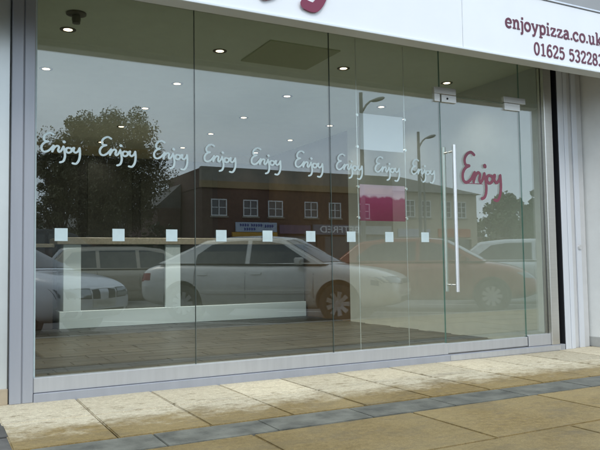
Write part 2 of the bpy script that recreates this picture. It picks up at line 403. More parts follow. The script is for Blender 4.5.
pav = MB().box(-6, 16, -4.28, .30, -.12, -.022).build('pavement', joint_m); struct(pav, 'buff paving slabs with a dark sett channel in front of the shop')
def slab_mesh(w, d, h=.05, bev=.006):
    me = MB().box(-w / 2, w / 2, -d / 2, d / 2, -h, 0).mesh('slab')
    bm = bmesh.new(); bm.from_mesh(me)
    ed = [e for e in bm.edges if all(v.co.z > -.001 for v in e.verts) or abs(e.verts[0].co.z - e.verts[1].co.z) > .01]
    bmesh.ops.bevel(bm, geom=ed, offset=bev, segments=2, affect='EDGES'); bm.to_mesh(me); bm.free(); return me
def lay(name, me, x, y, z, material, jit=.0012, par=pav):
    if not me.materials: me.materials.append(material)
    o = bpy.data.objects.new(name, me); COL.objects.link(o); o.parent = par
    o.location = (x + random.uniform(-.002, .002), y + random.uniform(-.002, .002), z + random.uniform(-jit, jit)); o.rotation_euler = (random.uniform(-.002, .002), random.uniform(-.002, .002), random.uniform(-.003, .003))
    return o
JN = .007
sA = slab_mesh(.503 - JN, .62 - JN); sB = slab_mesh(1.005 - JN, .70 - JN); sS = slab_mesh(.60 - .004, .28 - .006, bev=.003); sD = slab_mesh(.30 - .008, .30 - .008, bev=.007)
for r_, y in enumerate((-.315, -.937)):
    for i in range(24):
        lay('paving_slab', sA, .595 + .503 * i, y, 0, paving)
for i in range(20): lay('channel_stone', sS, .72 + .60 * i, -1.395, -.003, sett_m, .0012)
for r_ in range(4):
    for i in range(13):
        x = .955 + .0 + 1.005 * i + (0 if r_ % 2 == 0 else .503) - 1.005 * (1 if r_ % 2 else 0) * 0
        lay('paving_slab', sB, x, -1.55 - .35 - .70 * r_, 0, paving)
for r_ in range(14):
    for i in range(5):
        lay('block_paver', sD, .40 - .15 - .30 * i, -.17 - .302 * r_, -.006, sett2_m, .003)
# concrete kerb stones
km = MB().box(-.455, .455, -.07, .07, -.14, .005).mesh('kerb'); 
bm = bmesh.new(); bm.from_mesh(km); bmesh.ops.bevel(bm, geom=list(bm.edges), offset=.012, segments=2, affect='EDGES'); bm.to_mesh(km); bm.free(); km.materials.append(kerb_m)
kb = MB().box(-6, 16, -4.42, -4.29, -.125, -.05).build('kerb', joint_m); struct(kb)
for i in range(23):
    o = bpy.data.objects.new('kerb_stone', km); COL.objects.link(o); o.parent = kb; o.location = (-5.2 + .92 * i, -4.355, 0)
# angled bay lines on the road
for i, x0 in enumerate((-5.9, -2.2, 4.2, 8.2, 11.9, 15.6)):
    c = MB().box(-4.9, 0, -.05, .05, 0, .004).build('bay_line', line_m)
    c.location = (x0 + 1.6, -4.7, -.099); c.rotation_euler = (0, 0, R(46)); struct(c)

# ------------------------------------------------------------------ shop interior (structure)
FZ = .05; CZ = 2.81; XL, XR = .46, 5.30; YB = 6.35
fl = MB().box(XL - .1, XR + .1, .035, YB + .1, -.10, FZ - .006).build('shop_floor', grout); struct(fl, 'dark wood effect floor tiles inside the shop')
tm = slab_mesh(.60 - .006, .20 - .006, .02, .002)
for r_ in range(31):
    for i in range(-1, 10):
        x = XL + .30 + .60 * i - (.2 * (r_ % 3)); y = .14 + .20 * r_
        if XL - .2 <= x <= XR + .2: lay('floor_tile', tm, x, y, FZ, tile_floor, .0008, fl)
# ceiling with an opening edge, walls
struct(bx('shop_ceiling', XL - .1, XR + .1, .03, YB + .1, CZ, CZ + .12, ceil_m))
struct(bx('left_wall', XL - .12, XL, .04, YB, FZ - .1, CZ, wall_pale))
struct(bx('right_wall', XR, XR + .12, .04, 3.62, FZ - .1, CZ, wall_pale))
struct(bx('right_wall_kitchen', XR, XR + .12, 3.62, YB, FZ - .1, CZ, wall_brown))
struct(bx('back_wall', XL, XR, YB, YB + .12, FZ - .1, CZ, wall_cream))
bt = thing('menu_wall_panelling', 'tall dark charcoal panels covering the wall behind the counter', 'panelling', (2.8, YB, 0))
bx('backing', XL + .01, 4.30, YB - .10, YB - .002, FZ, 2.64, charcoal, bt)
for x0, x1 in ((.62, 1.98), (2.12, 2.82), (2.96, 4.20)):
    bx('panel', x0, x1, YB - .115, YB - .10, 1.0, 2.52, charcoal2, bt, .004)
bx('side_panel', 4.30, XR - .005, YB - .06, YB - .002, FZ, 2.66, mat('dark brown panel', (.045, .026, .016), .5, var=.2), bt)
# counter
ct = thing('serving_counter', 'long white serving counter with stone top across the back of the shop', 'counter', (3.3, 5.2, FZ))
bx('counter_top', 1.46, XR - .01, 4.86, 5.55, 1.19, 1.285, counter_t, ct, .006)
bx('base_rail', 1.50, XR - .03, 4.90, 5.44, FZ, .285, counter_w, ct, .004)
for x0, x1 in ((1.55, 1.78), (2.97, 3.19)):
    bx('upright', x0, x1, 4.902, 5.44, .285, 1.19, counter_w, ct, .003)
for x0, x1 in ((1.78, 2.97), (3.19, XR - .03)):
    bx('front_panel', x0, x1, 4.96, 5.0, .285, 1.19, counter_g, ct)
lb = thing('dark_side_unit', 'dark brown cupboard between the left wall and the white counter', 'cupboard', (.95, 5.1, FZ))
bx('cabinet', .50, 1.42, 4.95, 5.5, FZ, 1.15, mat('dark walnut', (.05, .028, .018), .4, var=.2), lb, .004)
bx('cabinet_top', .48, 1.44, 4.92, 5.52, 1.15, 1.20, counter_t, lb, .004)

# ceiling fittings
ring_m = mat('bronze downlight ring', (.10, .085, .06), .35, .6)
lamp_m = mat('lit halogen lamp', (1, 1, 1), .5, emit=((1.0, .76, .50), 7.0))
rows = ('first', 'second', 'third', 'fourth', 'fifth'); cols = ('leftmost', 'second from left', 'third from left', 'rightmost')
ringme = MB().lathe([(.036, .0), (.036, -.004), (.062, -.006), (.064, -.001)], n=24).mesh('ring'); ringme.materials.append(ring_m)
lampme = MB().lathe([(.0, -.0035), (.036, -.0035), (.036, -.002)], n=20).mesh('lamp'); lampme.materials.append(lamp_m)
spot_d = bpy.data.lights.new('downlight_beam', 'SPOT'); spot_d.energy = 100; spot_d.spot_size = R(125); spot_d.spot_blend = 1.0; spot_d.color = (1, .93, .84); spot_d.shadow_soft_size = .03
spot_e = spot_d.copy(); spot_e.energy = 10
for r_, y in enumerate((.90, 2.14, 3.40, 4.62, 5.92)):
    for c_, x in enumerate((.94, 2.26, 3.57, 4.88)):
        t = thing('downlight', f'lit round ceiling downlight, {rows[r_]} row behind the glass, {cols[c_]}', 'downlight', (x, y, CZ), group='downlights in the shop ceiling', world=False)
        for nm, me in (('ring', ringme), ('lamp', lampme)):
            o = bpy.data.objects.new(nm, me); COL.objects.link(o); o.parent = t
        o = bpy.data.objects.new('beam', spot_e if r_ == 4 or c_ in (0, 3) else spot_d); COL.objects.link(o); o.parent = t; o.location = (0, 0, -.02)
sp = thing('smoke_detector', 'dark sprinkler shaped detector hanging from ceiling at top left', 'detector', (.935, .50, CZ))
MB().lathe([(0, 0), (.075, 0), (.075, -.012), (.05, -.022), (.03, -.022)], (.935, .50, CZ)).build('base', ring_m, sp, 40)
MB().lathe([(.030, -.02), (.034, -.05), (.028, -.075), (.03, -.08), (.0, -.082)], (.935, .50, CZ)).build('head', ring_m, sp, 40)
ht = thing('ceiling_hatch', 'square brownish hatch panel set in the ceiling behind the glass', 'hatch', (2.89, .75, CZ))
bx('panel', 2.54, 3.245, .42, 1.078, CZ - .012, CZ + .01, hatch_m, ht, .003)

# posters on cables behind the glass
cd = thing('cable_poster_display', 'pale sheet and crimson poster clamped between two thin steel cables', 'poster display', (3.45, .1, FZ))
for x in (3.195, 3.70): MB().tube([(x, .10, FZ), (x, .10, CZ)], .0035, 8).build('cable', steel_h, cd, 40)
pA = bx('poster', 3.225, 3.682, .096, .102, 1.85, 2.165, mat('lilac paper', (.92, .89, 1.0), .5, var=.02), cd); pA['label'] = 'blank pale lilac sheet'
def poster_mat():
    M = bpy.data.materials.new('crimson poster print'); M.use_nodes = True
    t = M.node_tree; b = t.nodes['Principled BSDF']; N = t.nodes.new; L = t.links.new
    g = N('ShaderNodeNewGeometry'); sp = N('ShaderNodeSeparateXYZ'); L(g.outputs['Position'], sp.inputs[0])
    n = N('ShaderNodeTexNoise'); n.inputs['Scale'].default_value = 9; n.inputs['Detail'].default_value = 5; L(g.outputs['Position'], n.inputs['Vector'])
    a = N('ShaderNodeMath'); a.operation = 'MULTIPLY_ADD'; a.inputs[1].default_value = .10; L(n.outputs['Fac'], a.inputs[0]); L(sp.outputs['Z'], a.inputs[2])
    r = N('ShaderNodeMapRange'); r.inputs['From Min'].default_value = 1.29; r.inputs['From Max'].default_value = 1.60; L(a.outputs[0], r.inputs[0])
    k = N('ShaderNodeValToRGB'); e = k.color_ramp.elements; e[0].position = 0; e[0].color = (.22, .008, .05, 1); e[1].position = 1; e[1].color = (.80, .55, .68, 1)
    x = e.new(.42); x.color = (.30, .016, .085, 1); x = e.new(.62); x.color = (.36, .03, .12, 1); x = e.new(.68); x.color = (.74, .48, .60, 1)
    L(r.outputs[0], k.inputs[0]); L(k.outputs[0], b.inputs['Base Color']); b.inputs['Roughness'].default_value = .4
    return M
pB = bx('poster', 3.212, 3.686, .096, .102, 1.235, 1.548, poster_mat(), cd); pB['label'] = 'crimson poster with pale pink top'
for x in (3.195, 3.70):
    for z in (1.87, 2.145, 1.26, 1.525): MB().lathe([(0, -.012), (.012, -.012), (.012, .012), (0, .012)], (x, .10, z), 'y', 12).build('clamp', steel_h, cd, 40)

# ------------------------------------------------------------------ shopfront
sf = thing('shopfront', 'frameless glass shopfront with aluminium rails and white script decals', 'shopfront', (2.9, 0, 0))
HZ = 2.795                                    # underside of head
GT = .006
def pane(name, x0, x1, z0, z1, parent):
    b = MB()
    vs = [(x, y, z) for z in (z0, z1) for y in (-GT, GT) for x in (x0, x1)]
    b.add(vs, [(0, 1, 5, 4), (2, 6, 7, 3)], 0); b.add(vs, [(0, 2, 3, 1), (4, 5, 7, 6), (0, 4, 6, 2), (1, 3, 7, 5)], 1)
    return b.build(name, [shop_glass, glass_edge], parent)
bounds = [.595, 1.700, 2.868, 4.022]
RZ = .155
def decal_T(x, z, s): return lambda u, v, k: (x + u * s, -GT - .0006 - k, z + v * s)
shared_logo = strokes_mesh(ENJOY, SW, lambda u, v, k: (u, -k / .26, v)); shared_logo.materials.append(frost)
sqme = MB().box(-.042, .042, -.001, 0, -.043, .043).mesh('square'); sqme.materials.append(frost)
panes = []
for i in range(3):
    p = pane('glass_pane', bounds[i] + (.002 if i else 0), bounds[i + 1] - .002, RZ - .03, HZ + .04, sf); panes.append(p)
for k in range(9):
    x = .754 + .383 * k; p = panes[k // 3]
    o = bpy.data.objects.new('script_decal', shared_logo); COL.objects.link(o); o.parent = p
    o.location = (x - .132, -GT - .0008, 1.648); o.scale = (.252, .26, .215)
    o = bpy.data.objects.new('square_decal', sqme); COL.objects.link(o); o.parent = p; o.location = (x, -GT - .0008, 1.092)
for x in bounds[1:3]:
    bx('joint', x - .002, x + .002, -GT + .001, GT - .001, RZ, HZ, silicone, sf)
# bottom rail, sill, head
bx('bottom_rail', .582, 4.026, -.030, .030, .058, RZ, alu, sf, .003)
bx('sill', .582, 5.47, -.052, .055, -.02, .056, alu_pale, sf, .004)
bx('door_threshold', 4.03, 5.40, -.056, -.0525, .004, .050, alu, sf)
bx('head_rail', .45, 5.62, -.035, .035, HZ, HZ + .10, grey_soffit, sf)
bx('side_rail', 5.004, 5.30, -.030, .030, .058, RZ + .01, alu, sf, .003)
pane('side_pane', 5.004, 5.30, RZ - .03, HZ + .04, sf)
pane('over_panel', 4.026, 5.000, 2.385, HZ + .04, sf)
# left jamb: grooved aluminium post
lp = MB().box(.436, .508, -.045, .05, 0, 3.0); lp.build('jamb', alu_pale, sf, bevel=.004)
MB().box(.508, .514, -.035, .05, 0, 3.0).build('jamb_groove', alu_groove, sf)
MB().box(.514, .580, -.045, .05, 0, 3.0).build('jamb', alu_pale, sf, bevel=.004)
bx('jamb_gasket', .580, .594, -.012, .012, .155, HZ, frost, sf)
# right jamb, shutter guide
bx('end_post', 5.300, 5.405, -.045, .05, .056, HZ, steel, sf, .004)
bx('shutter_slot', 5.406, 5.481, .03, .05, 0, 3.0, black_gap, sf)
bx('shutter_slot', 5.472, 5.481, -.045, .03, 0, 3.0, black_gap, sf)
MB().box(5.482, 5.560, -.05, .05, 0, 3.0).build('shutter_guide', alu_white, sf, bevel=.004)
MB().box(5.560, 5.566, -.038, .05, 0, 3.0).build('jamb_groove', alu_groove, sf)
MB().box(5.566, 5.620, -.05, .05, 0, 3.0).build('shutter_guide', alu_white, sf, bevel=.004)
bx('reveal_panel', 5.620, 5.875, .0, .05, 0, 3.0, mat('grey reveal', (.58, .58, .58), .5, var=.05), sf)
bx('cover_strip', 5.72, 5.79, -.018, .0, .0, 3.0, alu_white, sf, .003)
MB().lathe([(0, -.016), (.022, -.016), (.024, -.004), (.024, .0)], (5.756, -.018, 1.004), 'y', 18).build('shutter_lock', steel_h, sf, 40)
# glass door
dr = pane('glass_door', 4.026, 4.998, .125, 2.380, sf)
MB().box(4.030, 4.994, -.026, .026, .066, .150).build('door_rail', alu, dr, bevel=.003)
for y in (-.075, .075):
    b = MB(); x = 4.113; n = 14
    b.lathe([(0, .605), (.0165, .605), (.0165, 1.922), (0, 1.922)], (x, y, 0), 'z', 18)
    for z in (.665, 1.865): b.tube([(x, y, z), (x, math.copysign(GT, y), z)], .009, 10)
    b.build('pull_handle', steel_h, dr, 40)
b = MB(); b.box(3.955, 4.205, -.020, .020, 2.392, 2.452); b.build('patch_fitting', steel, dr, bevel=.002)
b = MB(); b.box(3.955, 4.016, -.020, .020, 2.318, 2.390); b.build('patch_fitting', steel, dr, bevel=.002)
b = MB(); b.box(4.034, 4.205, -.021, .021, 2.318, 2.386); b.build('patch_fitting', steel, dr, bevel=.002)
MB().lathe([(0, -.003), (.010, -.003), (.010, .0)], (4.10, -.021, 2.352), 'y', 12).build('lock_cylinder', black_gap, dr)
b = MB(); b.box(4.795, 5.075, -.020, .020, 2.392, 2.448); b.build('patch_fitting', steel, dr, bevel=.002)
b = MB(); b.box(4.800, 5.000, -.021, .021, 2.318, 2.386); b.build('patch_fitting', steel, dr, bevel=.002)
link('script_logo', strokes_mesh(ENJOY, SW, decal_T(4.262, 1.60, .47)), rose, dr)
bx('strapline', 4.30, 4.505, -GT - .0012, -GT - .0004, 1.588, 1.595, rose, dr)

# ------------------------------------------------------------------ canopy, fascia, neighbours
cp = thing('canopy', 'shallow grey canopy over the shopfront behind the white sign', 'canopy', (3, -.35, 2.9))
bx('soffit', -3, 9.5, -.585, .12, 3.0, 3.06, grey_soffit, cp)
bx('back_board', -3, 9.5, -.585, -.565, 2.60, 3.0, grey_soffit, cp)
bx('upstand', .45, 5.9, .005, .12, HZ + .10, 3.0, grey_soffit, cp)
fs = thing('fascia_sign', 'long white shop sign board with maroon web address and phone number', 'sign', (3, -.65, 2.556))
FY = -.71
for x0, x1 in ((-3.0, .40), (.404, 3.69), (3.694, 9.5)):
    bx('sign_panel', x0, x1, FY, -.60, 2.572, 3.108, white_panel, fs, .003)
bx('edge_trim', -3.0, 9.5, FY - .012, -.588, 2.553, 2.570, mat('white trim', (.72, .76, .78), .3), fs, .003)
bx('top_trim', -3.0, 9.5, FY - .010, -.588, 3.110, 3.128, alu, fs, .003)
bx('raised_panel', .75, 2.95, FY + .004, -.60, 3.130, 3.62, white_panel, fs, .003)
def sign_text(nm, st_, x, z, h, xs, m_, w=.21):
    for ch in st_:
        st, adv = G[ch]
        if st:
            link(nm, strokes_mesh([([(u * xs, v) for u, v in t[0]],) + tuple(t[1:]) for t in st], w, lambda u, v, k: (x + u * h, FY - .0004 - k, z + v * h), th=.003, round_=False), m_, fs)
        x += (adv + .06) * xs * h
sign_text('letter', 'enjoypizza.co.uk', 4.150, 2.806, .076, 1.085, dmaroon, .25)
sign_text('digit', '01625 532283', 4.470, 2.617, .0765, .985, dmaroon, .215)
link('script_logo', strokes_mesh(ENJOY, .074, lambda u, v, k: (1.475 + u * .96, FY - .004 - k, 2.985 + v * .96), th=.012), maroon, fs)
# pier to the right, panel to the left, upper wall
pr = thing('pier', 'white rendered pier to the right of the shutter guide', 'pier', (6.3, -.3, 0))
bx('shaft', 5.90, 6.70, -.70, .30, 0, 3.0, white_wall, pr, .006)
bx('skirting', 5.893, 6.707, -.707, .30, .001, .10, mat('grey skirting', (.45, .45, .43), .6, var=.1), pr, .003)
lpn = thing('neighbour_shopfront', 'pale neighbouring shopfront panel left of the grooved aluminium jamb', 'shopfront', (-1, 0, 0))
bx('panel', -.6, .425, -.010, .10, .10, 3.0, mat('pale satin panel', (.66, .68, .66), .3, .35, var=.06, vscale=2), lpn)
bx('skirting', -.6, .43, -.03, .10, 0, .10, mat('buff skirting', (.40, .32, .22), .7, var=.15), lpn, .003)
bx('shop_window', -3, -.605, -.005, .10, 0, 3.0, dark_pane, lpn)
nb2 = thing('right_neighbour_shopfront', 'dark neighbouring shop window beyond the white pier', 'shopfront', (8, .2, 0))
bx('shop_window', 6.71, 9.5, .10, .20, .45, 3.0, dark_pane, nb2); bx('stall_riser', 6.71, 9.5, .06, .20, 0, .45, brick_red, nb2)
uw = thing('upper_storey', 'grey clad upper storey above the shop canopy', 'building', (3, .3, 3.1))
bx('wall', -3, 9.5, -.10, 6.5, 3.07, 6.2, mat('grey cladding', (.30, .30, .30), .6, var=.06, vscale=1), uw)

# ------------------------------------------------------------------ cars
rubber = mat('tyre rubber', (.02, .02, .02), .8)
plastic = mat('black plastic trim', (.03, .03, .032), .5)
rim_m = mat('alloy wheel', (.50, .50, .50), .35, .7)
lens_m = mat('headlamp lens', (.34, .36, .38), .08, .5, spec=.8)
tail_m = mat('tail lamp lens', (.30, .015, .012), .12)
plate_m = mat('number plate', (.75, .74, .66), .4)
def paint(name, c, metal=.4): return mat(name, c, .30, metal, coat=.7)
def interp(tab, x):
    for (x0, a), (x1, b_) in zip(tab, tab[1:]):
        if x <= x1:
            t = (x - x0) / (x1 - x0) if x1 > x0 else 0
            return [p + (q - p) * max(0, t) for p, q in zip(a, b_)]
    return list(tab[-1][1])
def make_car(name, label, loc, rz, pm, P, group=None):
    t = thing(name, label, 'car', loc, rz, group, world=False)
    hwid = P['W'] / 2
    # --- body loft
    vs = []; fs = []; st = P['body']; n = 12
    for x, (w, zb, zs, zt) in st:
        w *= hwid
        half = [(w * .80, zb), (w * .965, zb + .09), (w, zb + (zs - zb) * .45), (w * .99, zs - (zs - zb) * .12), (w * .90, zt - (zt - zs) * .15), (w * .45, zt + .012)]
        ring = [(x, y, z) for y, z in half] + [(x, -y, z) for y, z in half[::-1]]
        vs += ring
    for i in range(len(st) - 1):
        for k in range(n): fs.append((i * n + k, i * n + (k + 1) % n, (i + 1) * n + (k + 1) % n, (i + 1) * n + k))
    for base in (0, (len(st) - 1) * n):
        for k in range(5): fs.append((base + k, base + k + 1, base + 10 - k, base + 11 - k))
    b = MB(); b.add(vs, fs); me = b.mesh()
    tmp = bpy.data.objects.new('tmp', me); COL.objects.link(tmp)
    mod = tmp.modifiers.new('s', 'SUBSURF'); mod.levels = 2; mod.render_levels = 2
    dg = bpy.context.evaluated_depsgraph_get(); dg.update()
    smooth = bpy.data.meshes.new_from_object(tmp.evaluated_get(dg))
    bvh = BVHTree.FromPolygons([v.co.copy() for v in smooth.vertices], [tuple(p.vertices) for p in smooth.polygons])
    cut = MB(); r = P['r']
    for ax in (P['xf'], P['xr']):
        for s in (1, -1):
            y0, y1 = (hwid - .27, hwid + .2) if s > 0 else (-hwid - .2, -hwid + .27)
            cut.lathe([(0, y0), (r + .055, y0), (r + .055, y1), (0, y1)], (ax, 0, r + .015), 'y', 32)
    cme = cut.mesh(); bm = bmesh.new(); bm.from_mesh(cme); bmesh.ops.remove_doubles(bm, verts=bm.verts, dist=1e-5); bmesh.ops.recalc_face_normals(bm, faces=bm.faces); bm.to_mesh(cme); bm.free()
    co = bpy.data.objects.new('tmpc', cme); COL.objects.link(co)
    bo = tmp.modifiers.new('b', 'BOOLEAN'); bo.object = co; bo.operation = 'DIFFERENCE'; bo.solver = 'EXACT'
    dg = bpy.context.evaluated_depsgraph_get(); dg.update()
    body_me = bpy.data.meshes.new_from_object(tmp.evaluated_get(dg))
    bpy.data.objects.remove(tmp); bpy.data.objects.remove(co)
    body_me.materials.clear()
    body = link('body', body_me, pm, t, 40)
    # --- cabin
    prof = P['cabin']; zb = P['belt']; zr = max(z for x, z in prof); wb, wr = P['wb'], P['wr']
    def yc(z): return wb + (wr - wb) * (z - zb) / (zr - zb)
    b = MB(); m_ = len(prof); vs = []
    colsN = 7
    for x, z in prof:
        for k in range(colsN):
            u = -1 + 2 * k / (colsN - 1); y = yc(z) * u
            top = .035 * (1 - u * u) * (1 if z > zb + .2 else .3)
            vs.append((x + (.07 * (1 - u * u) * (1 if x > 0 else -1)) * (1 if z < zb + .1 else .45), y, z + top))
    fs = []
    for i in range(m_ - 1):
        for k in range(colsN - 1): fs.append((i * colsN + k, i * colsN + k + 1, (i + 1) * colsN + k + 1, (i + 1) * colsN + k))
    fs.append(tuple(i * colsN for i in range(m_))); fs.append(tuple(i * colsN + colsN - 1 for i in range(m_))[::-1])
    b.add(vs, fs); me = b.mesh()
    bm = bmesh.new(); bm.from_mesh(me)
    ed = [e for e in bm.edges if len(e.link_faces) == 2 and e.calc_face_angle(0) > R(28)]
    bmesh.ops.bevel(bm, geom=ed, offset=.035, segments=3, affect='EDGES', clamp_overlap=True); bm.to_mesh(me); bm.free()
    cabin = link('cabin', me, pm, t, 45)
    # side windows
    for poly in P['windows']:
        for s in (1, -1):
            vs = [(x, s * (yc(z) + .004), z) for x, z in poly] + [(x, s * (yc(z) - .02), z) for x, z in poly]; k = len(poly)
            MB().add(vs, [tuple(range(k)), tuple(range(2 * k - 1, k - 1, -1))] + [(i, (i + 1) % k, (i + 1) % k + k, i + k) for i in range(k)]).build('side_window', car_glass, t)
    # windscreen and rear window follow the curved ends
    def screen(nm, ia, ib):
        xa, za = prof[ia]; xb_, zb_ = prof[ib]; vs = []; f = []
        nn = Vector((zb_ - za, 0, -(xb_ - xa))).normalized(); nn = nn if (nn.x > 0) == (xa > 0) else -nn
        for j, tt in enumerate((.07, .5, .93)):
            x = xa + (xb_ - xa) * tt; z = za + (zb_ - za) * tt
            for k in range(9):
                u = (-1 + 2 * k / 8) * .93; y = yc(z) * u
                ba = .07 * (1 - u * u) * (1 if xa > 0 else -1); top = .035 * (1 - u * u)
                fa = (1 if za < zb + .1 else .45); fb = (1 if zb_ < zb + .1 else .45)
                ta = (1 if za > zb + .2 else .3); tb = (1 if zb_ > zb + .2 else .3)
                vs.append(Vector((x + ba * (fa + (fb - fa) * tt), y, z + top * (ta + (tb - ta) * tt))) + nn * .007)
        for j in range(2):
            for k in range(8): f.append((j * 9 + k, j * 9 + k + 1, (j + 1) * 9 + k + 1, (j + 1) * 9 + k))
        nv = len(vs); vs2 = vs + [v - nn * .02 for v in vs]; f2 = f + [tuple(i + nv for i in q)[::-1] for q in f]
        ring = [0, 1, 2, 3, 4, 5, 6, 7, 8, 17, 26, 25, 24, 23, 22, 21, 20, 19, 18, 9]
        f2 += [(ring[i], ring[(i + 1) % 20], ring[(i + 1) % 20] + nv, ring[i] + nv) for i in range(20)]
        MB().add(vs2, f2).build(nm, car_glass, t, 50)
    screen('windscreen', 0, 1); screen('rear_window', m_ - 1, m_ - 2)
    # --- surface patches
    def cast(o, d):
        h = bvh.ray_cast(Vector(o), Vector(d).normalized()); return (h[0], h[1]) if h[0] else (None, None)
    def patch(nm, quad, mode, m2, off=.006, nu=6, nv=4, par=body, th=.012):
        # quad corners (a,b): front/rear -> (y,z), side -> (x,z); mode = (axis, sign) or a direction
        pts = []
        for j in range(nv + 1):
            for i in range(nu + 1):
                u, v = i / nu, j / nv
                a = [(1 - u) * (1 - v) * quad[0][k] + u * (1 - v) * quad[1][k] + u * v * quad[2][k] + (1 - u) * v * quad[3][k] for k in (0, 1)]
                if mode == 'front': o, d = (4, a[0], a[1]), (-1, 0, 0)
                elif mode == 'rear': o, d = (-4, a[0], a[1]), (1, 0, 0)
                elif mode == 'left': o, d = (a[0], 3, a[1]), (0, -1, 0)
                else: o, d = (a[0], -3, a[1]), (0, 1, 0)
                h, nn = cast(o, d)
                if h is None: return None
                if nn.dot(Vector(d)) > 0: nn = -nn
                pts.append((h + nn * off, h - nn * th))
        vs = [p[0] for p in pts] + [p[1] for p in pts]; N_ = len(pts); f = []
        for j in range(nv):
            for i in range(nu):
                q = (j * (nu + 1) + i, j * (nu + 1) + i + 1, (j + 1) * (nu + 1) + i + 1, (j + 1) * (nu + 1) + i); f += [q, tuple(k + N_ for k in q)[::-1]]
        per = list(range(nu + 1)) + [(j + 1) * (nu + 1) + nu for j in range(nv)] + [nv * (nu + 1) + i for i in range(nu - 1, -1, -1)] + [j * (nu + 1) for j in range(nv - 1, 0, -1)]
        f += [(per[i], per[(i + 1) % len(per)], per[(i + 1) % len(per)] + N_, per[i] + N_) for i in range(len(per))]
        return MB().add(vs, f).build(nm, m2, par, 40)
    for nm, quad, mode, mk in P['patches']:
        m2 = dict(lens=lens_m, tail=tail_m, plate=plate_m, black=plastic, paint=pm, chrome=steel_h, surround=plastic)[mk]; of = .002 if mk == 'surround' else .006
        patch(nm, quad, mode, m2, of)
        if mode in ('left',): patch(nm, quad, 'right', m2)
        if mode in ('front', 'rear') and min(abs(q[0]) for q in quad) > .08: patch(nm, [(-a, z) for a, z in quad], mode, m2, of)
    # door seams
    for x, z0, z1 in P['seams']:
        for sd_ in ('left', 'right'): patch('door_seam', [(x - .004, z0), (x + .004, z0), (x + .004 + .0, z1), (x - .004, z1)], sd_, plastic, .0015, 1, 8, th=.004)
    z0 = P['mould']
    for sd_ in ('left', 'right'): patch('side_moulding', [(P['xr'] + r + .12, z0), (P['xf'] - r - .12, z0), (P['xf'] - r - .12, z0 + .05), (P['xr'] + r + .12, z0 + .05)], sd_, P.get('mould_m', pm), .012, 16, 2)
    for x in P['handles']:
        for sd_ in ('left', 'right'): patch('door_handle', [(x - .09, P['hz']), (x + .09, P['hz']), (x + .09, P['hz'] + .04), (x - .09, P['hz'] + .04)], sd_, P.get('handle_m', pm), .018, 4, 2)
    # mirrors
    mx_, mz = P['mirror']
    for s in (1, -1):
        b = MB(); y = s * (yc(zb) + .10)
        b.box(mx_ - .05, mx_ + .06, y - .09, y + .09, mz - .055, mz + .065)
        b.box(mx_ - .02, mx_ + .03, min(y, s * (yc(zb) - .03)), max(y, s * (yc(zb) - .03)), mz - .05, mz - .02)
        me = b.mesh(); bm = bmesh.new(); bm.from_mesh(me); bmesh.ops.bevel(bm, geom=list(bm.edges), offset=.03, segments=3, affect='EDGES', clamp_overlap=True); bm.to_mesh(me); bm.free()
        link('wing_mirror', me, pm, t, 60)
    # wheels
    tw = .19
    for ax in (P['xf'], P['xr']):
        for s in (1, -1):
            yo = s * (hwid - .035); yi = yo - s * tw
            b = MB(); b.lathe([(r * .64, yo - s * .01), (r * .70, yo), (r * .93, yo - s * .004), (r, yo - s * .03), (r, yi + s * .03), (r * .93, yi), (r * .62, yi)], (ax, 0, r), 'y', 36)
            wh = b.build('wheel', rubber, t, 50)
            b = MB(); b.lathe([(r * .66, yo - s * .012), (r * .62, yo - s * .006), (r * .60, yo - s * .03), (r * .56, yo - s * .09), (0, yo - s * .09)], (ax, 0, r), 'y', 32, 1)
            ns = P.get('spokes', 7)
            for k in range(ns):
                a = 2 * math.pi * k / ns; ca, sa = math.cos(a), math.sin(a); w0, w1 = .028 * P.get('spw', 1), .040 * P.get('spw', 1)
                q = [(.03, -w0), (r * .61, -w1), (r * .61, w1), (.03, w0)]
                vs = [(ax + u * ca - v * sa, yo - s * (.012 if u > .1 else .022), r + u * sa + v * ca) for u, v in q] + [(ax + u * ca - v * sa, yo - s * .05, r + u * sa + v * ca) for u, v in q]
                b.add(vs, [(0, 1, 2, 3), (4, 7, 6, 5), (0, 4, 5, 1), (1, 5, 6, 2), (2, 6, 7, 3), (3, 7, 4, 0)], 0)
            b.lathe([(0, yo - s * .012), (.05, yo - s * .014), (.055, yo - s * .03), (.055, yo - s * .05)], (ax, 0, r), 'y', 16, 0)
            b.build('rim', [rim_m, plastic], wh, 40)
            MB().lathe([(0, yi - s * .03), (r + .05, yi - s * .03), (r + .05, yi - s * .045), (0, yi - s * .045)], (ax, 0, r + .015), 'y', 28).build('wheel_well', plastic, t)
    t.scale = (P.get('scale', 1),) * 3
    return t

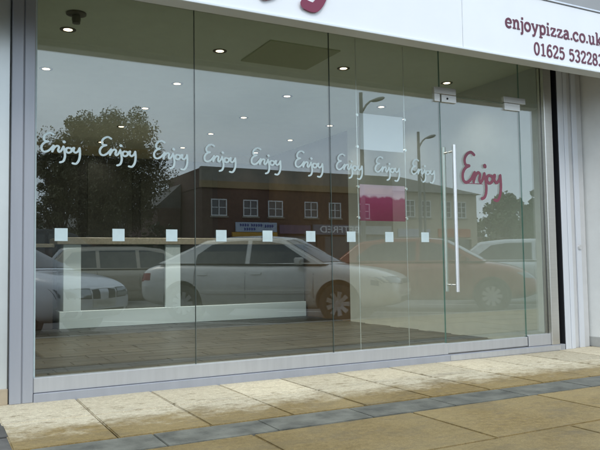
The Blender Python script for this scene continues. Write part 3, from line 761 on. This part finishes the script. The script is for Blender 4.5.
saloon = dict(W=1.75, r=.31, xf=1.34, xr=-1.36, belt=.90, wb=.775, wr=.575,
    body=[(-2.27, (.60, .44, .66, .74)), (-2.24, (.80, .33, .74, .86)), (-2.12, (.92, .27, .82, .95)), (-1.75, (.98, .22, .88, 1.00)), (-1.2, (1.0, .20, .90, .98)), (-.4, (1.0, .19, .89, .95)), (.4, (1.0, .19, .87, .94)), (1.0, (.99, .19, .85, .96)), (1.45, (.98, .20, .80, .90)), (1.85, (.95, .22, .76, .85)), (2.10, (.89, .25, .69, .77)), (2.23, (.77, .29, .62, .70)), (2.28, (.62, .34, .56, .63))],
    cabin=[(1.12, .93), (.36, 1.355), (-.05, 1.405), (-.60, 1.405), (-1.02, 1.36), (-1.88, .985)],
    windows=[[(.88, .965), (.37, 1.275), (.02, 1.335), (-.17, 1.340), (-.17, .955)], [(-.25, .955), (-.25, 1.342), (-.58, 1.338), (-.90, 1.285), (-1.14, 1.12), (-1.16, .975)]],
    patches=[('headlamp_surround', [(.33, .595), (.775, .615), (.79, .735), (.34, .715)], 'front', 'surround'), ('headlamp', [(.36, .61), (.76, .63), (.775, .72), (.375, .70)], 'front', 'lens'), ('grille', [(-.28, .61), (.28, .61), (.26, .68), (-.26, .68)], 'front', 'black'), ('bumper_strip', [(-.80, .455), (.80, .455), (.80, .505), (-.80, .505)], 'front', 'chrome'), ('lower_grille', [(-.40, .33), (.40, .33), (.42, .41), (-.42, .41)], 'front', 'black'), ('number_plate', [(-.26, .36), (.26, .36), (.26, .47), (-.26, .47)], 'rear', 'plate'), ('tail_lamp', [(.42, .68), (.76, .68), (.74, .82), (.42, .82)], 'rear', 'tail'), ('indicator', [(1.86, .60), (1.99, .58), (1.98, .66), (1.86, .68)], 'left', 'lens'), ('tail_lamp', [(-2.16, .70), (-1.99, .70), (-1.99, .82), (-2.14, .82)], 'left', 'tail')],
    seams=[(-.21, .24, .90), (.95, .26, .86), (-1.13, .62, .90)], mould=.47, handles=[-.02, -.98], hz=.775, mirror=(.72, .98), spokes=9, spw=.9)
bmw = dict(saloon); bmw.update(W=1.76, r=.315, xf=1.37, xr=-1.35, belt=.91,
    body=[(-2.25, (.62, .44, .66, .76)), (-2.22, (.82, .33, .76, .90)), (-2.08, (.92, .27, .84, .99)), (-1.7, (.98, .22, .89, 1.02)), (-1.2, (1.0, .20, .90, .98)), (-.4, (1.0, .19, .89, .95)), (.4, (1.0, .19, .88, .95)), (.9, (.99, .19, .87, .97)), (1.45, (.98, .20, .83, .92)), (1.90, (.94, .22, .77, .84)), (2.12, (.87, .25, .70, .75)), (2.22, (.74, .30, .62, .68)), (2.25, (.60, .35, .56, .62))],
    cabin=[(1.20, .94), (.36, 1.36), (-.12, 1.405), (-.60, 1.40), (-.98, 1.355), (-1.66, 1.0)],
    windows=[[(.96, .97), (.37, 1.275), (-.05, 1.335), (-.22, 1.338), (-.22, .96)], [(-.30, .96), (-.30, 1.338), (-.58, 1.330), (-.86, 1.285), (-1.10, 1.08), (-1.12, .98)]],
    patches=[('headlamp_surround', [(.285, .545), (.775, .565), (.785, .70), (.295, .688)], 'front', 'surround'), ('headlamp', [(.30, .56), (.76, .58), (.77, .69), (.31, .675)], 'front', 'lens'), ('kidney_grille', [(.095, .54), (.255, .545), (.265, .665), (.11, .675)], 'front', 'black'), ('grille_surround', [(-.29, .68), (.29, .68), (.27, .695), (-.27, .695)], 'front', 'chrome'), ('lower_grille', [(-.46, .29), (.46, .29), (.48, .40), (-.48, .40)], 'front', 'black'), ('number_plate', [(-.26, .43), (.26, .43), (.26, .53), (-.26, .53)], 'front', 'plate'), ('fog_lamp', [(.56, .32), (.70, .32), (.70, .40), (.56, .40)], 'front', 'lens'), ('tail_lamp', [(.42, .70), (.78, .70), (.76, .86), (.42, .86)], 'rear', 'tail')],
    seams=[(-.26, .24, .90), (1.0, .26, .88), (-1.12, .62, .90)], mirror=(.80, .99), spokes=5, spw=1.5, handles=[-.08, -.98])
estate = dict(saloon); estate.update(W=1.75, belt=.92,
    body=[(-2.30, (.70, .42, .72, .86)), (-2.27, (.88, .32, .82, .93)), (-2.10, (.96, .25, .87, .96)), (-1.5, (1.0, .21, .89, .96)), (-.4, (1.0, .19, .89, .95)), (.5, (1.0, .19, .88, .95)), (1.0, (.99, .19, .86, .97)), (1.5, (.98, .20, .80, .90)), (1.9, (.93, .22, .72, .82)), (2.12, (.83, .26, .62, .72)), (2.24, (.66, .32, .54, .62)), (2.28, (.50, .36, .50, .56))],
    cabin=[(1.12, .93), (.36, 1.375), (-.05, 1.42), (-1.0, 1.42), (-1.75, 1.38), (-2.18, .95)],
    windows=[[(.88, .965), (.37, 1.285), (.02, 1.345), (-.17, 1.35), (-.17, .955)], [(-.25, .955), (-.25, 1.352), (-1.05, 1.345), (-1.05, .965)], [(-1.13, .97), (-1.13, 1.343), (-1.62, 1.31), (-1.90, .98)]], mirror=(.72, .98))
hatch = dict(saloon); hatch.update(W=1.74, xf=1.25, xr=-1.28, belt=.97,
    body=[(-2.02, (.66, .44, .72, .84)), (-1.99, (.86, .33, .84, .96)), (-1.86, (.95, .26, .91, 1.02)), (-1.3, (1.0, .21, .95, 1.03)), (-.4, (1.0, .20, .94, 1.01)), (.4, (1.0, .20, .93, 1.0)), (.9, (.99, .20, .91, 1.01)), (1.4, (.98, .21, .86, .95)), (1.75, (.93, .23, .78, .86)), (1.96, (.83, .27, .66, .75)), (2.08, (.66, .33, .56, .64)), (2.11, (.50, .37, .52, .58))],
    cabin=[(1.10, .99), (.30, 1.425), (-.10, 1.475), (-.80, 1.475), (-1.40, 1.42), (-1.92, 1.0)],
    windows=[[(.86, 1.02), (.32, 1.335), (-.02, 1.40), (-.14, 1.405), (-.14, 1.015)], [(-.22, 1.015), (-.22, 1.405), (-.78, 1.405), (-1.12, 1.36), (-1.44, 1.12), (-1.42, 1.03)]],
    patches=[('headlamp', [(.36, .62), (.74, .66), (.76, .76), (.38, .74)], 'front', 'lens'), ('grille', [(-.28, .60), (.28, .60), (.26, .665), (-.26, .665)], 'front', 'black'), ('lower_grille', [(-.40, .33), (.40, .33), (.42, .43), (-.42, .43)], 'front', 'black'), ('tail_lamp', [(.50, .76), (.78, .76), (.76, .92), (.50, .92)], 'rear', 'tail'), ('number_plate', [(-.26, .50), (.26, .50), (.26, .61), (-.26, .61)], 'rear', 'plate')],
    seams=[(-.18, .26, .95), (.92, .28, .9), (-1.1, .66, .96)], hz=.84, mirror=(.72, 1.04))
van = dict(saloon); van.update(W=1.90, xf=1.45, xr=-1.5, r=.33, belt=1.15,
    body=[(-2.42, (.80, .42, 1.0, 1.14)), (-2.40, (.94, .33, 1.08, 1.20)), (-2.2, (1.0, .27, 1.13, 1.22)), (-1.0, (1.0, .24, 1.14, 1.22)), (.5, (1.0, .24, 1.12, 1.20)), (1.2, (.99, .24, 1.08, 1.18)), (1.7, (.97, .25, 1.00, 1.08)), (2.1, (.92, .27, .86, .96)), (2.33, (.80, .32, .70, .80)), (2.42, (.62, .38, .60, .66))],
    cabin=[(1.55, 1.17), (.72, 1.86), (.30, 1.98), (-1.2, 2.0), (-2.25, 1.96), (-2.40, 1.16)], wb=.88, wr=.74,
    windows=[[(1.22, 1.22), (.70, 1.72), (.30, 1.84), (.05, 1.85), (.05, 1.21)], [(-.05, 1.21), (-.05, 1.85), (-1.0, 1.86), (-1.0, 1.21)], [(-1.1, 1.21), (-1.1, 1.86), (-2.1, 1.84), (-2.22, 1.21)]],
    patches=[('headlamp', [(.44, .74), (.80, .78), (.82, .90), (.46, .88)], 'front', 'lens'), ('grille', [(-.36, .66), (.36, .66), (.34, .78), (-.34, .78)], 'front', 'black')],
    seams=[(0, .30, 1.1), (1.15, .32, 1.05), (-1.05, .30, 1.1)], mould=.60, handles=[.2, -.85], hz=1.0, mirror=(1.05, 1.25))
HD = R(46)
saloon['scale'] = 1.045
make_car('silver_saloon_car', 'silver saloon car parked nose in, mirrored in the middle of the glass', (5.48, -6.46, -.10), HD, paint('silver paint', (.78, .76, .69), .08), saloon)
make_car('silver_car', 'silver car with twin grille openings, mirrored at the left end of the glass', (.58, -6.62, -.10), R(47), paint('bright silver paint', (.78, .81, .84), .08), bmw)
make_car('red_hatchback', 'dull red hatchback mirrored behind the silver saloon and glass door', (9.25, -6.70, -.10), HD, paint('dull red paint', (.30, .075, .035), .1), hatch)
make_car('white_hatchback', 'white hatchback mirrored in the glass door at far right', (12.75, -6.95, -.10), HD, paint('white paint', (.72, .74, .74), .0), hatch)
make_car('beige_estate_car', 'beige grey estate car across the road, mirrored above the silver bonnet', (4.25, -11.2, -.10), 0.0, paint('beige grey paint', (.46, .41, .32), .1), estate)
make_car('dark_people_carrier', 'dark tall people carrier mirrored behind the beige estate car', (2.55, -14.6, -.10), 0.0, paint('near black paint', (.02, .022, .026), .2), van)

# ------------------------------------------------------------------ across the street: buildings
BY = -37.0
def win(parent, x0, x1, z0, z1, y=BY, nx=2, nz=2):
    w = MB().box(x0, x1, y - .10, y - .06, z0, z1).build('window', dark_pane, parent)
    b = MB(); fr = .07
    b.box(x0, x0 + fr, y - .058, y + .02, z0, z1); b.box(x1 - fr, x1, y - .058, y + .02, z0, z1)
    b.box(x0 + fr, x1 - fr, y - .058, y + .018, z0, z0 + fr); b.box(x0 + fr, x1 - fr, y - .058, y + .018, z1 - fr, z1)
    for i in range(1, nx): xx = x0 + (x1 - x0) * i / nx; b.box(xx - .03, xx + .03, y - .057, y + .012, z0 + fr, z1 - fr)
    for i in range(1, nz): zz = z0 + (z1 - z0) * i / nz; b.box(x0 + fr, x1 - fr, y - .056, y + .008, zz - .025, zz + .025)
    b.build('frame', upvc, w)
    MB().box(x0 - .08, x1 + .08, y - .05, y + .09, z0 - .11, z0 - .005).build('sill', parapet_m, w)
def wall_with_holes(name, x0, x1, z0, z1, holes, y, th, m_, parent):
    # front wall built of piers and bands round its window openings
    xs = sorted({x0, x1, *[h[0] for h in holes], *[h[1] for h in holes]}); b = MB()
    for a, c in zip(xs, xs[1:]):
        hs = sorted([(h[2], h[3]) for h in holes if h[0] <= a + 1e-6 and h[1] >= c - 1e-6]); z = z0
        for h0, h1 in hs:
            if h0 > z: b.box(a, c, y - th, y, z, h0)
            z = h1
        if z < z1: b.box(a, c, y - th, y, z, z1)
    return b.build(name, m_, parent)
A = thing('brown_brick_parade', 'two storey brown brick shop parade with pale parapet, mirrored in the glass', 'building', (22, BY, 0))
wa = [(15.75, 16.85), (18.0, 19.07), (19.82, 20.93), (22.6, 23.65), (24.55, 25.55), (27.0, 28.0)]
shops = [(15.9, 17.1), (17.5, 20.3), (21.0, 23.6), (24.2, 29.3)]
holes = [(a, b_, 4.14, 5.24) for a, b_ in wa] + [(a, b_, .5, 2.85) for a, b_ in shops]
wall_with_holes('wall', 15.15, 30.0, 0, 5.96, holes, BY, .3, brick_dark, A)
bx('wall', 15.15, 15.45, -46.0, BY - .3, 0, 6.0, brick_dark, A); bx('wall', 29.7, 30.0, -46.0, BY - .3, 0, 6.0, brick_dark, A)
bx('floor_slab', 15.46, 29.69, -46.0, BY - .31, 3.0, 3.2, charcoal, A)
bx('inner_wall', 15.46, 29.69, -41.0, -40.8, 0, 6.0, charcoal, A)
bx('cornice', 15.05, 30.02, BY - .25, BY + .12, 5.96, 6.40, mat('tan fascia board', (.30, .22, .11), .7, var=.1), A)
bx('parapet', 15.10, 30.01, BY - .35, BY + .05, 6.40, 7.32, parapet_m, A)
bx('parapet', 15.10, 15.40, -44.0, BY - .35, 6.0, 7.25, brick_dark, A)
bx('roof', 15.4, 29.99, -46.0, BY - .36, 6.0, 6.3, roof_tile, A)
for a, b_ in wa: win(A, a, b_, 4.14, 5.24)
for a, b_ in shops:
    MB().box(a, b_, BY - .20, BY - .15, .5, 2.85).build('shop_window', dark_pane, A)
def bsign(x0, x1, z0, z1, m_, nm='shop_sign'): return bx(nm, x0, x1, BY + .02, BY + .14, z0, z1, m_, A, .01)
s1 = bsign(17.40, 20.40, 3.10, 3.74, mat('pale blue sign board', (.42, .50, .60), .5))
s2 = bx('sign_strip', 17.15, 20.42, BY + .02, BY + .16, 2.80, 3.08, mat('amber strip', (.55, .30, .03), .5), A)
s3 = bsign(23.2, 27.3, 2.96, 3.66, mat('slate blue sign board', (.16, .17, .22), .5))
s4 = bsign(20.6, 23.0, 3.0, 3.6, mat('violet sign board', (.13, .08, .14), .5))
s5 = bsign(27.5, 29.8, 3.0, 3.62, mat('grey sign board', (.34, .34, .36), .5))
def sign_font(nm, body, xc, zc, size, m_, par, xs=1.0):
    c = bpy.data.curves.new(nm, 'FONT'); c.body = body; c.size = size; c.align_x = 'CENTER'; c.align_y = 'CENTER'; c.extrude = .01; c.offset = size * .012
    o = bpy.data.objects.new('tmp', c); COL.objects.link(o)
    dg = bpy.context.evaluated_depsgraph_get(); me = bpy.data.meshes.new_from_object(o.evaluated_get(dg)); bpy.data.objects.remove(o)
    me.transform(Matrix.Translation((xc, BY + .152, zc)) @ Matrix.Rotation(math.pi, 4, 'Z') @ Matrix.Rotation(math.pi / 2, 4, 'X') @ Matrix.Diagonal((xs, 1, 1, 1)))
    me.materials.clear()
    return link(nm, me, m_, par)
lett_w = mat('white sign lettering', (.80, .80, .80), .5); lett_b = mat('blue sign lettering', (.03, .06, .26), .5)
sign_font('lettering', 'BETFRED', 25.35, 3.31, .66, lett_w, s3, 1.25)
for k, (x0, x1, z0, z1) in enumerate(((17.7, 18.3, 3.46, 3.64), (18.5, 19.3, 3.46, 3.64), (18.0, 18.9, 3.20, 3.38), (19.5, 20.1, 3.40, 3.60))):
    # blurred blue words, read only as short dashes of type
    b = MB(); x = x0
    while x < x1 - .08: b.box(x, x + .09, BY + .141, BY + .15, z0, z1); b.box(x + .09, x + .13, BY + .141, BY + .15, (z0 + z1) / 2 - .03, (z0 + z1) / 2 + .03); x += .17
    b.build('lettering', lett_b, s1)
# lower rear wing with a pitched roof
Bk = thing('rear_wing', 'low dark wing with pitched roof behind the brown brick parade', 'building', (13.9, -44, 0))
bx('wall', 13.4, 15.0, -50, -41, 0, 4.9, brick_dark, Bk); MB().add([(13.2, -50, 4.9), (15.05, -50, 4.9), (15.05, -41, 4.9), (13.2, -41, 4.9), (15.05, -50, 6.6), (15.05, -41, 6.6)], [(0, 3, 5, 4), (0, 4, 1), (3, 2, 5), (1, 4, 5, 2), (0, 1, 2, 3)]).build('roof', roof_tile, Bk)
Bc = thing('cream_rendered_shops', 'cream rendered building with hipped grey roof next to the brown brick parade', 'building', (34, BY, 0))
wc = [(31.2, 32.1), (32.7, 33.6), (34.6, 35.6), (36.2, 37.1)]
wall_with_holes('wall', 30.05, 38.2, 0, 6.25, [(a, b_, 4.35, 5.65) for a, b_ in wc] + [(30.6, 37.6, .5, 2.7)], BY, .3, cream_render, Bc)
bx('wall', 37.9, 38.2, -46, BY - .3, 0, 6.25, cream_render, Bc); bx('wall', 30.05, 30.35, -46, BY - .3, 0, 6.25, cream_render, Bc)
bx('inner_wall', 30.36, 37.89, -41.0, -40.8, 0, 6.0, charcoal, Bc)
MB().add([(29.9, BY + .35, 6.25), (38.5, BY + .35, 6.25), (38.5, -46, 6.25), (29.9, -46, 6.25), (30.4, -41.3, 8.0), (34.0, -41.3, 8.0)], [(0, 1, 5, 4), (1, 2, 5), (2, 3, 4, 5), (3, 0, 4), (3, 2, 1, 0)]).build('roof', roof_tile, Bc)
for a, b_ in wc: win(Bc, a, b_, 4.35, 5.65, nz=3)
MB().box(30.6, 37.6, BY - .2, BY - .15, .5, 2.7).build('shop_window', dark_pane, Bc)
bx('shop_sign', 30.4, 33.4, BY + .02, BY + .14, 2.85, 3.45, mat('pale sign', (.45, .46, .52), .5), Bc, .01)
bx('shop_sign', 34.2, 37.4, BY + .02, BY + .14, 2.85, 3.5, mat('orange red sign', (.50, .12, .05), .5), Bc, .01)
Bl = thing('low_brick_house', 'red brick house with tiled roof behind the big tree', 'building', (0, -52, 0))
bx('wall', -10, 20, -60, -52, 0, 3.4, brick_red, Bl)
MB().add([(-10.4, -51.6, 3.4), (20.4, -51.6, 3.4), (20.4, -60.4, 3.4), (-10.4, -60.4, 3.4), (-9, -56, 5.4), (19, -56, 5.4)], [(0, 1, 5, 4), (1, 2, 5), (2, 3, 4, 5), (3, 0, 4), (3, 2, 1, 0)]).build('roof', roof_tile, Bl)
for x in (-7, -3, 1, 5, 9, 13):
    win(Bl, x, x + 1.6, 1.2, 2.5, y=-51.99 + .12)

# ------------------------------------------------------------------ trees and hedges
def tree(name, label, x, y, h, crown_r, base, leafm, nclump, nleaf, seed, lsz=.16, squash=.8, group=None):
    rg = random.Random(seed)
    t = thing(name, label, 'tree', (x, y, 0), group=group)
    cz = base + (h - base) * .52; rz_ = (h - base) * .5
    b = MB(); b.tube([(x, y, -.12), (x + .05, y, base * .5), (x - .05, y + .05, base), (x, y, cz)], [.24 * h / 9, .18 * h / 9, .14 * h / 9, .06], 9)
    clumps = []
    for i in range(nclump):
        a = rg.uniform(0, 2 * math.pi); u = rg.uniform(-1, 1); rr = rg.uniform(.35, 1.0) ** .6 * rg.uniform(.82, 1.08)
        s_ = math.sqrt(1 - u * u)
        clumps.append((x + crown_r * rr * s_ * math.cos(a), y + crown_r * rr * s_ * math.sin(a) * squash, cz + rz_ * rr * u))
    for c in clumps[::3]: b.tube([(x, y, base + (cz - base) * rg.uniform(0, .8)), tuple((c[i] + (x, y, cz)[i]) / 2 + rg.uniform(-.1, .1) for i in range(3)), c], [.06, .04, .012], 5)
    b.build('trunk', bark, t, 60)
    vs = []; fs = []
    for c in clumps:
        cr = crown_r * rg.uniform(.10, .26)
        for k in range(nleaf):
            d = Vector((rg.gauss(0, 1), rg.gauss(0, 1), rg.gauss(0, .8))); d.normalize(); d *= cr * rg.random() ** .45
            p = Vector(c) + d; a = Vector((rg.gauss(0, 1), rg.gauss(0, 1), rg.gauss(0, 1))).normalized(); bb = a.orthogonal().normalized()
            l = lsz * rg.uniform(.6, 1.3); w_ = l * .55; k0 = len(vs)
            vs += [p - a * l, p + bb * w_, p + a * l, p - bb * w_]; fs.append((k0, k0 + 1, k0 + 2, k0 + 3))
    me = bpy.data.meshes.new('crown'); me.from_pydata(vs, [], fs)
    return link('crown', me, leafm, t)
tree('broad_tree', 'big broad olive green tree mirrored at the left of the glass', 8.0, -32.0, 9.3, 3.55, 2.0, leaf_a, 260, 210, 3, .065)
tree('small_tree', 'small tree at the foot of the big broad tree on its left', 5.6, -31.4, 7.8, 1.8, 1.0, leaf_a, 90, 180, 5, .065)
tree('round_tree', 'rounded green tree beyond the white car at the right end of the street', 55.0, -50.0, 8.2, 3.6, 1.8, leaf_b, 80, 120, 7, .22)
tree('tall_hedge_tree', 'green tree beside the rounded tree at the far right of the street', 61.0, -50.0, 8.6, 3.8, 1.5, leaf_b, 80, 120, 8, .22)
tree('street_tree', 'low bushy tree left of the rounded tree at the end of the street', 50.0, -52.0, 4.9, 2.6, .8, leaf_b, 60, 100, 9, .2)
tree('end_tree', 'tall tree at the far left end beyond the brick house', -6.0, -46.0, 8.0, 3.2, 2.0, leaf_b, 70, 110, 10, .2)
def hedge(label, x0, x1, y, h, seed):
    rg = random.Random(seed); t = thing('hedge', label, 'hedge', ((x0 + x1) / 2, y, 0), group='hedges along the street'); vs = []; fs = []
    n = int((x1 - x0) * 260)
    for i in range(n):
        px = rg.uniform(x0, x1); p = Vector((px, y + rg.gauss(0, .45), -.1 + (h * (.86 + .14 * math.sin(px * 1.7) + .06 * math.sin(px * 5.1))) * rg.random() ** .6))
        a = Vector((rg.gauss(0, 1), rg.gauss(0, 1), rg.gauss(0, 1))).normalized(); bb = a.orthogonal().normalized(); l = rg.uniform(.08, .2); k0 = len(vs)
        vs += [p - a * l, p + bb * l * .6, p + a * l, p - bb * l * .6]; fs.append((k0, k0 + 1, k0 + 2, k0 + 3))
    me = bpy.data.meshes.new('foliage'); me.from_pydata(vs, [], fs); link('foliage', me, leaf_c, t)
    b = MB()
    for i in range(int(x1 - x0)): b.tube([(x0 + i + .5, y, -.12), (x0 + i + .5, y, h * .6)], [.03, .012], 5)
    b.build('stems', bark, t)
hedge('dark clipped hedge under the big broad tree', -6, 13.0, -35.5, 3.6, 21)
hedge('dark hedge at the end of the street beyond the cream building', 40, 66, -47, 3.7, 22)
hedge('tall hedge behind the brick wall at the end of the street', 42, 72, -54, 6.6, 24)
hedge('lower hedge in front of the end of street trees', 66, 92, -47, 3.0, 23)

gw = thing('garden_wall', 'low red brick wall behind the hedge at the end of the street', 'wall', (66, -49, 0))
bx('wall', 39, 95, -49.2, -48.9, -.12, 3.4, brick_red, gw); bx('coping', 38.95, 95.05, -49.25, -48.85, 3.4, 3.48, kerb_m, gw)

# ------------------------------------------------------------------ street lamps
def lamp(label, x, y, h, arm):
    t = thing('street_lamp', label, 'street lamp', (x, y, -.1), group='street lamps across the road')
    MB().tube([(x, y, -.12), (x, y, 1.2), (x, y, 1.22), (x, y, h)], [.14, .14, .10, .075], 14).build('post', post_m, t, 40)
    pts = [(x, y, h - 1.0), (x + arm * .10, y, h - .72), (x + arm * .26, y, h - .48), (x + arm * .45, y, h - .32), (x + arm * .62, y, h - .24)]
    MB().tube(pts, [.05, .048, .045, .04, .038], 10).build('arm', post_m, t, 40)
    x1 = x + arm * .50; z = h - .30
    b = MB(); prof = [(0, .04), (.12, .09), (.32, .13), (.55, .11), (.68, .03)]
    vs = []; fs = []; n = 10
    for u, r_ in prof:
        for k in range(n):
            a = 2 * math.pi * k / n; vs.append((x1 + arm * u, y + r_ * 1.3 * math.cos(a), z + u * .30 + r_ * .75 * math.sin(a)))
    for i in range(len(prof) - 1):
        for k in range(n): fs.append((i * n + k, i * n + (k + 1) % n, (i + 1) * n + (k + 1) % n, (i + 1) * n + k))
    fs += [tuple(range(n)), tuple((len(prof) - 1) * n + k for k in range(n))[::-1]]
    b.add(vs, fs); b.build('lamp_head', post_m, t, 50)
lamp('tallest looking street lamp with curved arm, mirrored above the pale sheet', 15.40, -18.65, 7.9, 1)
lamp('thinner street lamp with curved arm, mirrored just left of the door', 22.85, -24.5, 7.9, 1)
lamp('farthest street lamp, arm pointing left, before the cream building', 31.3, -34.8, 7.6, -1)
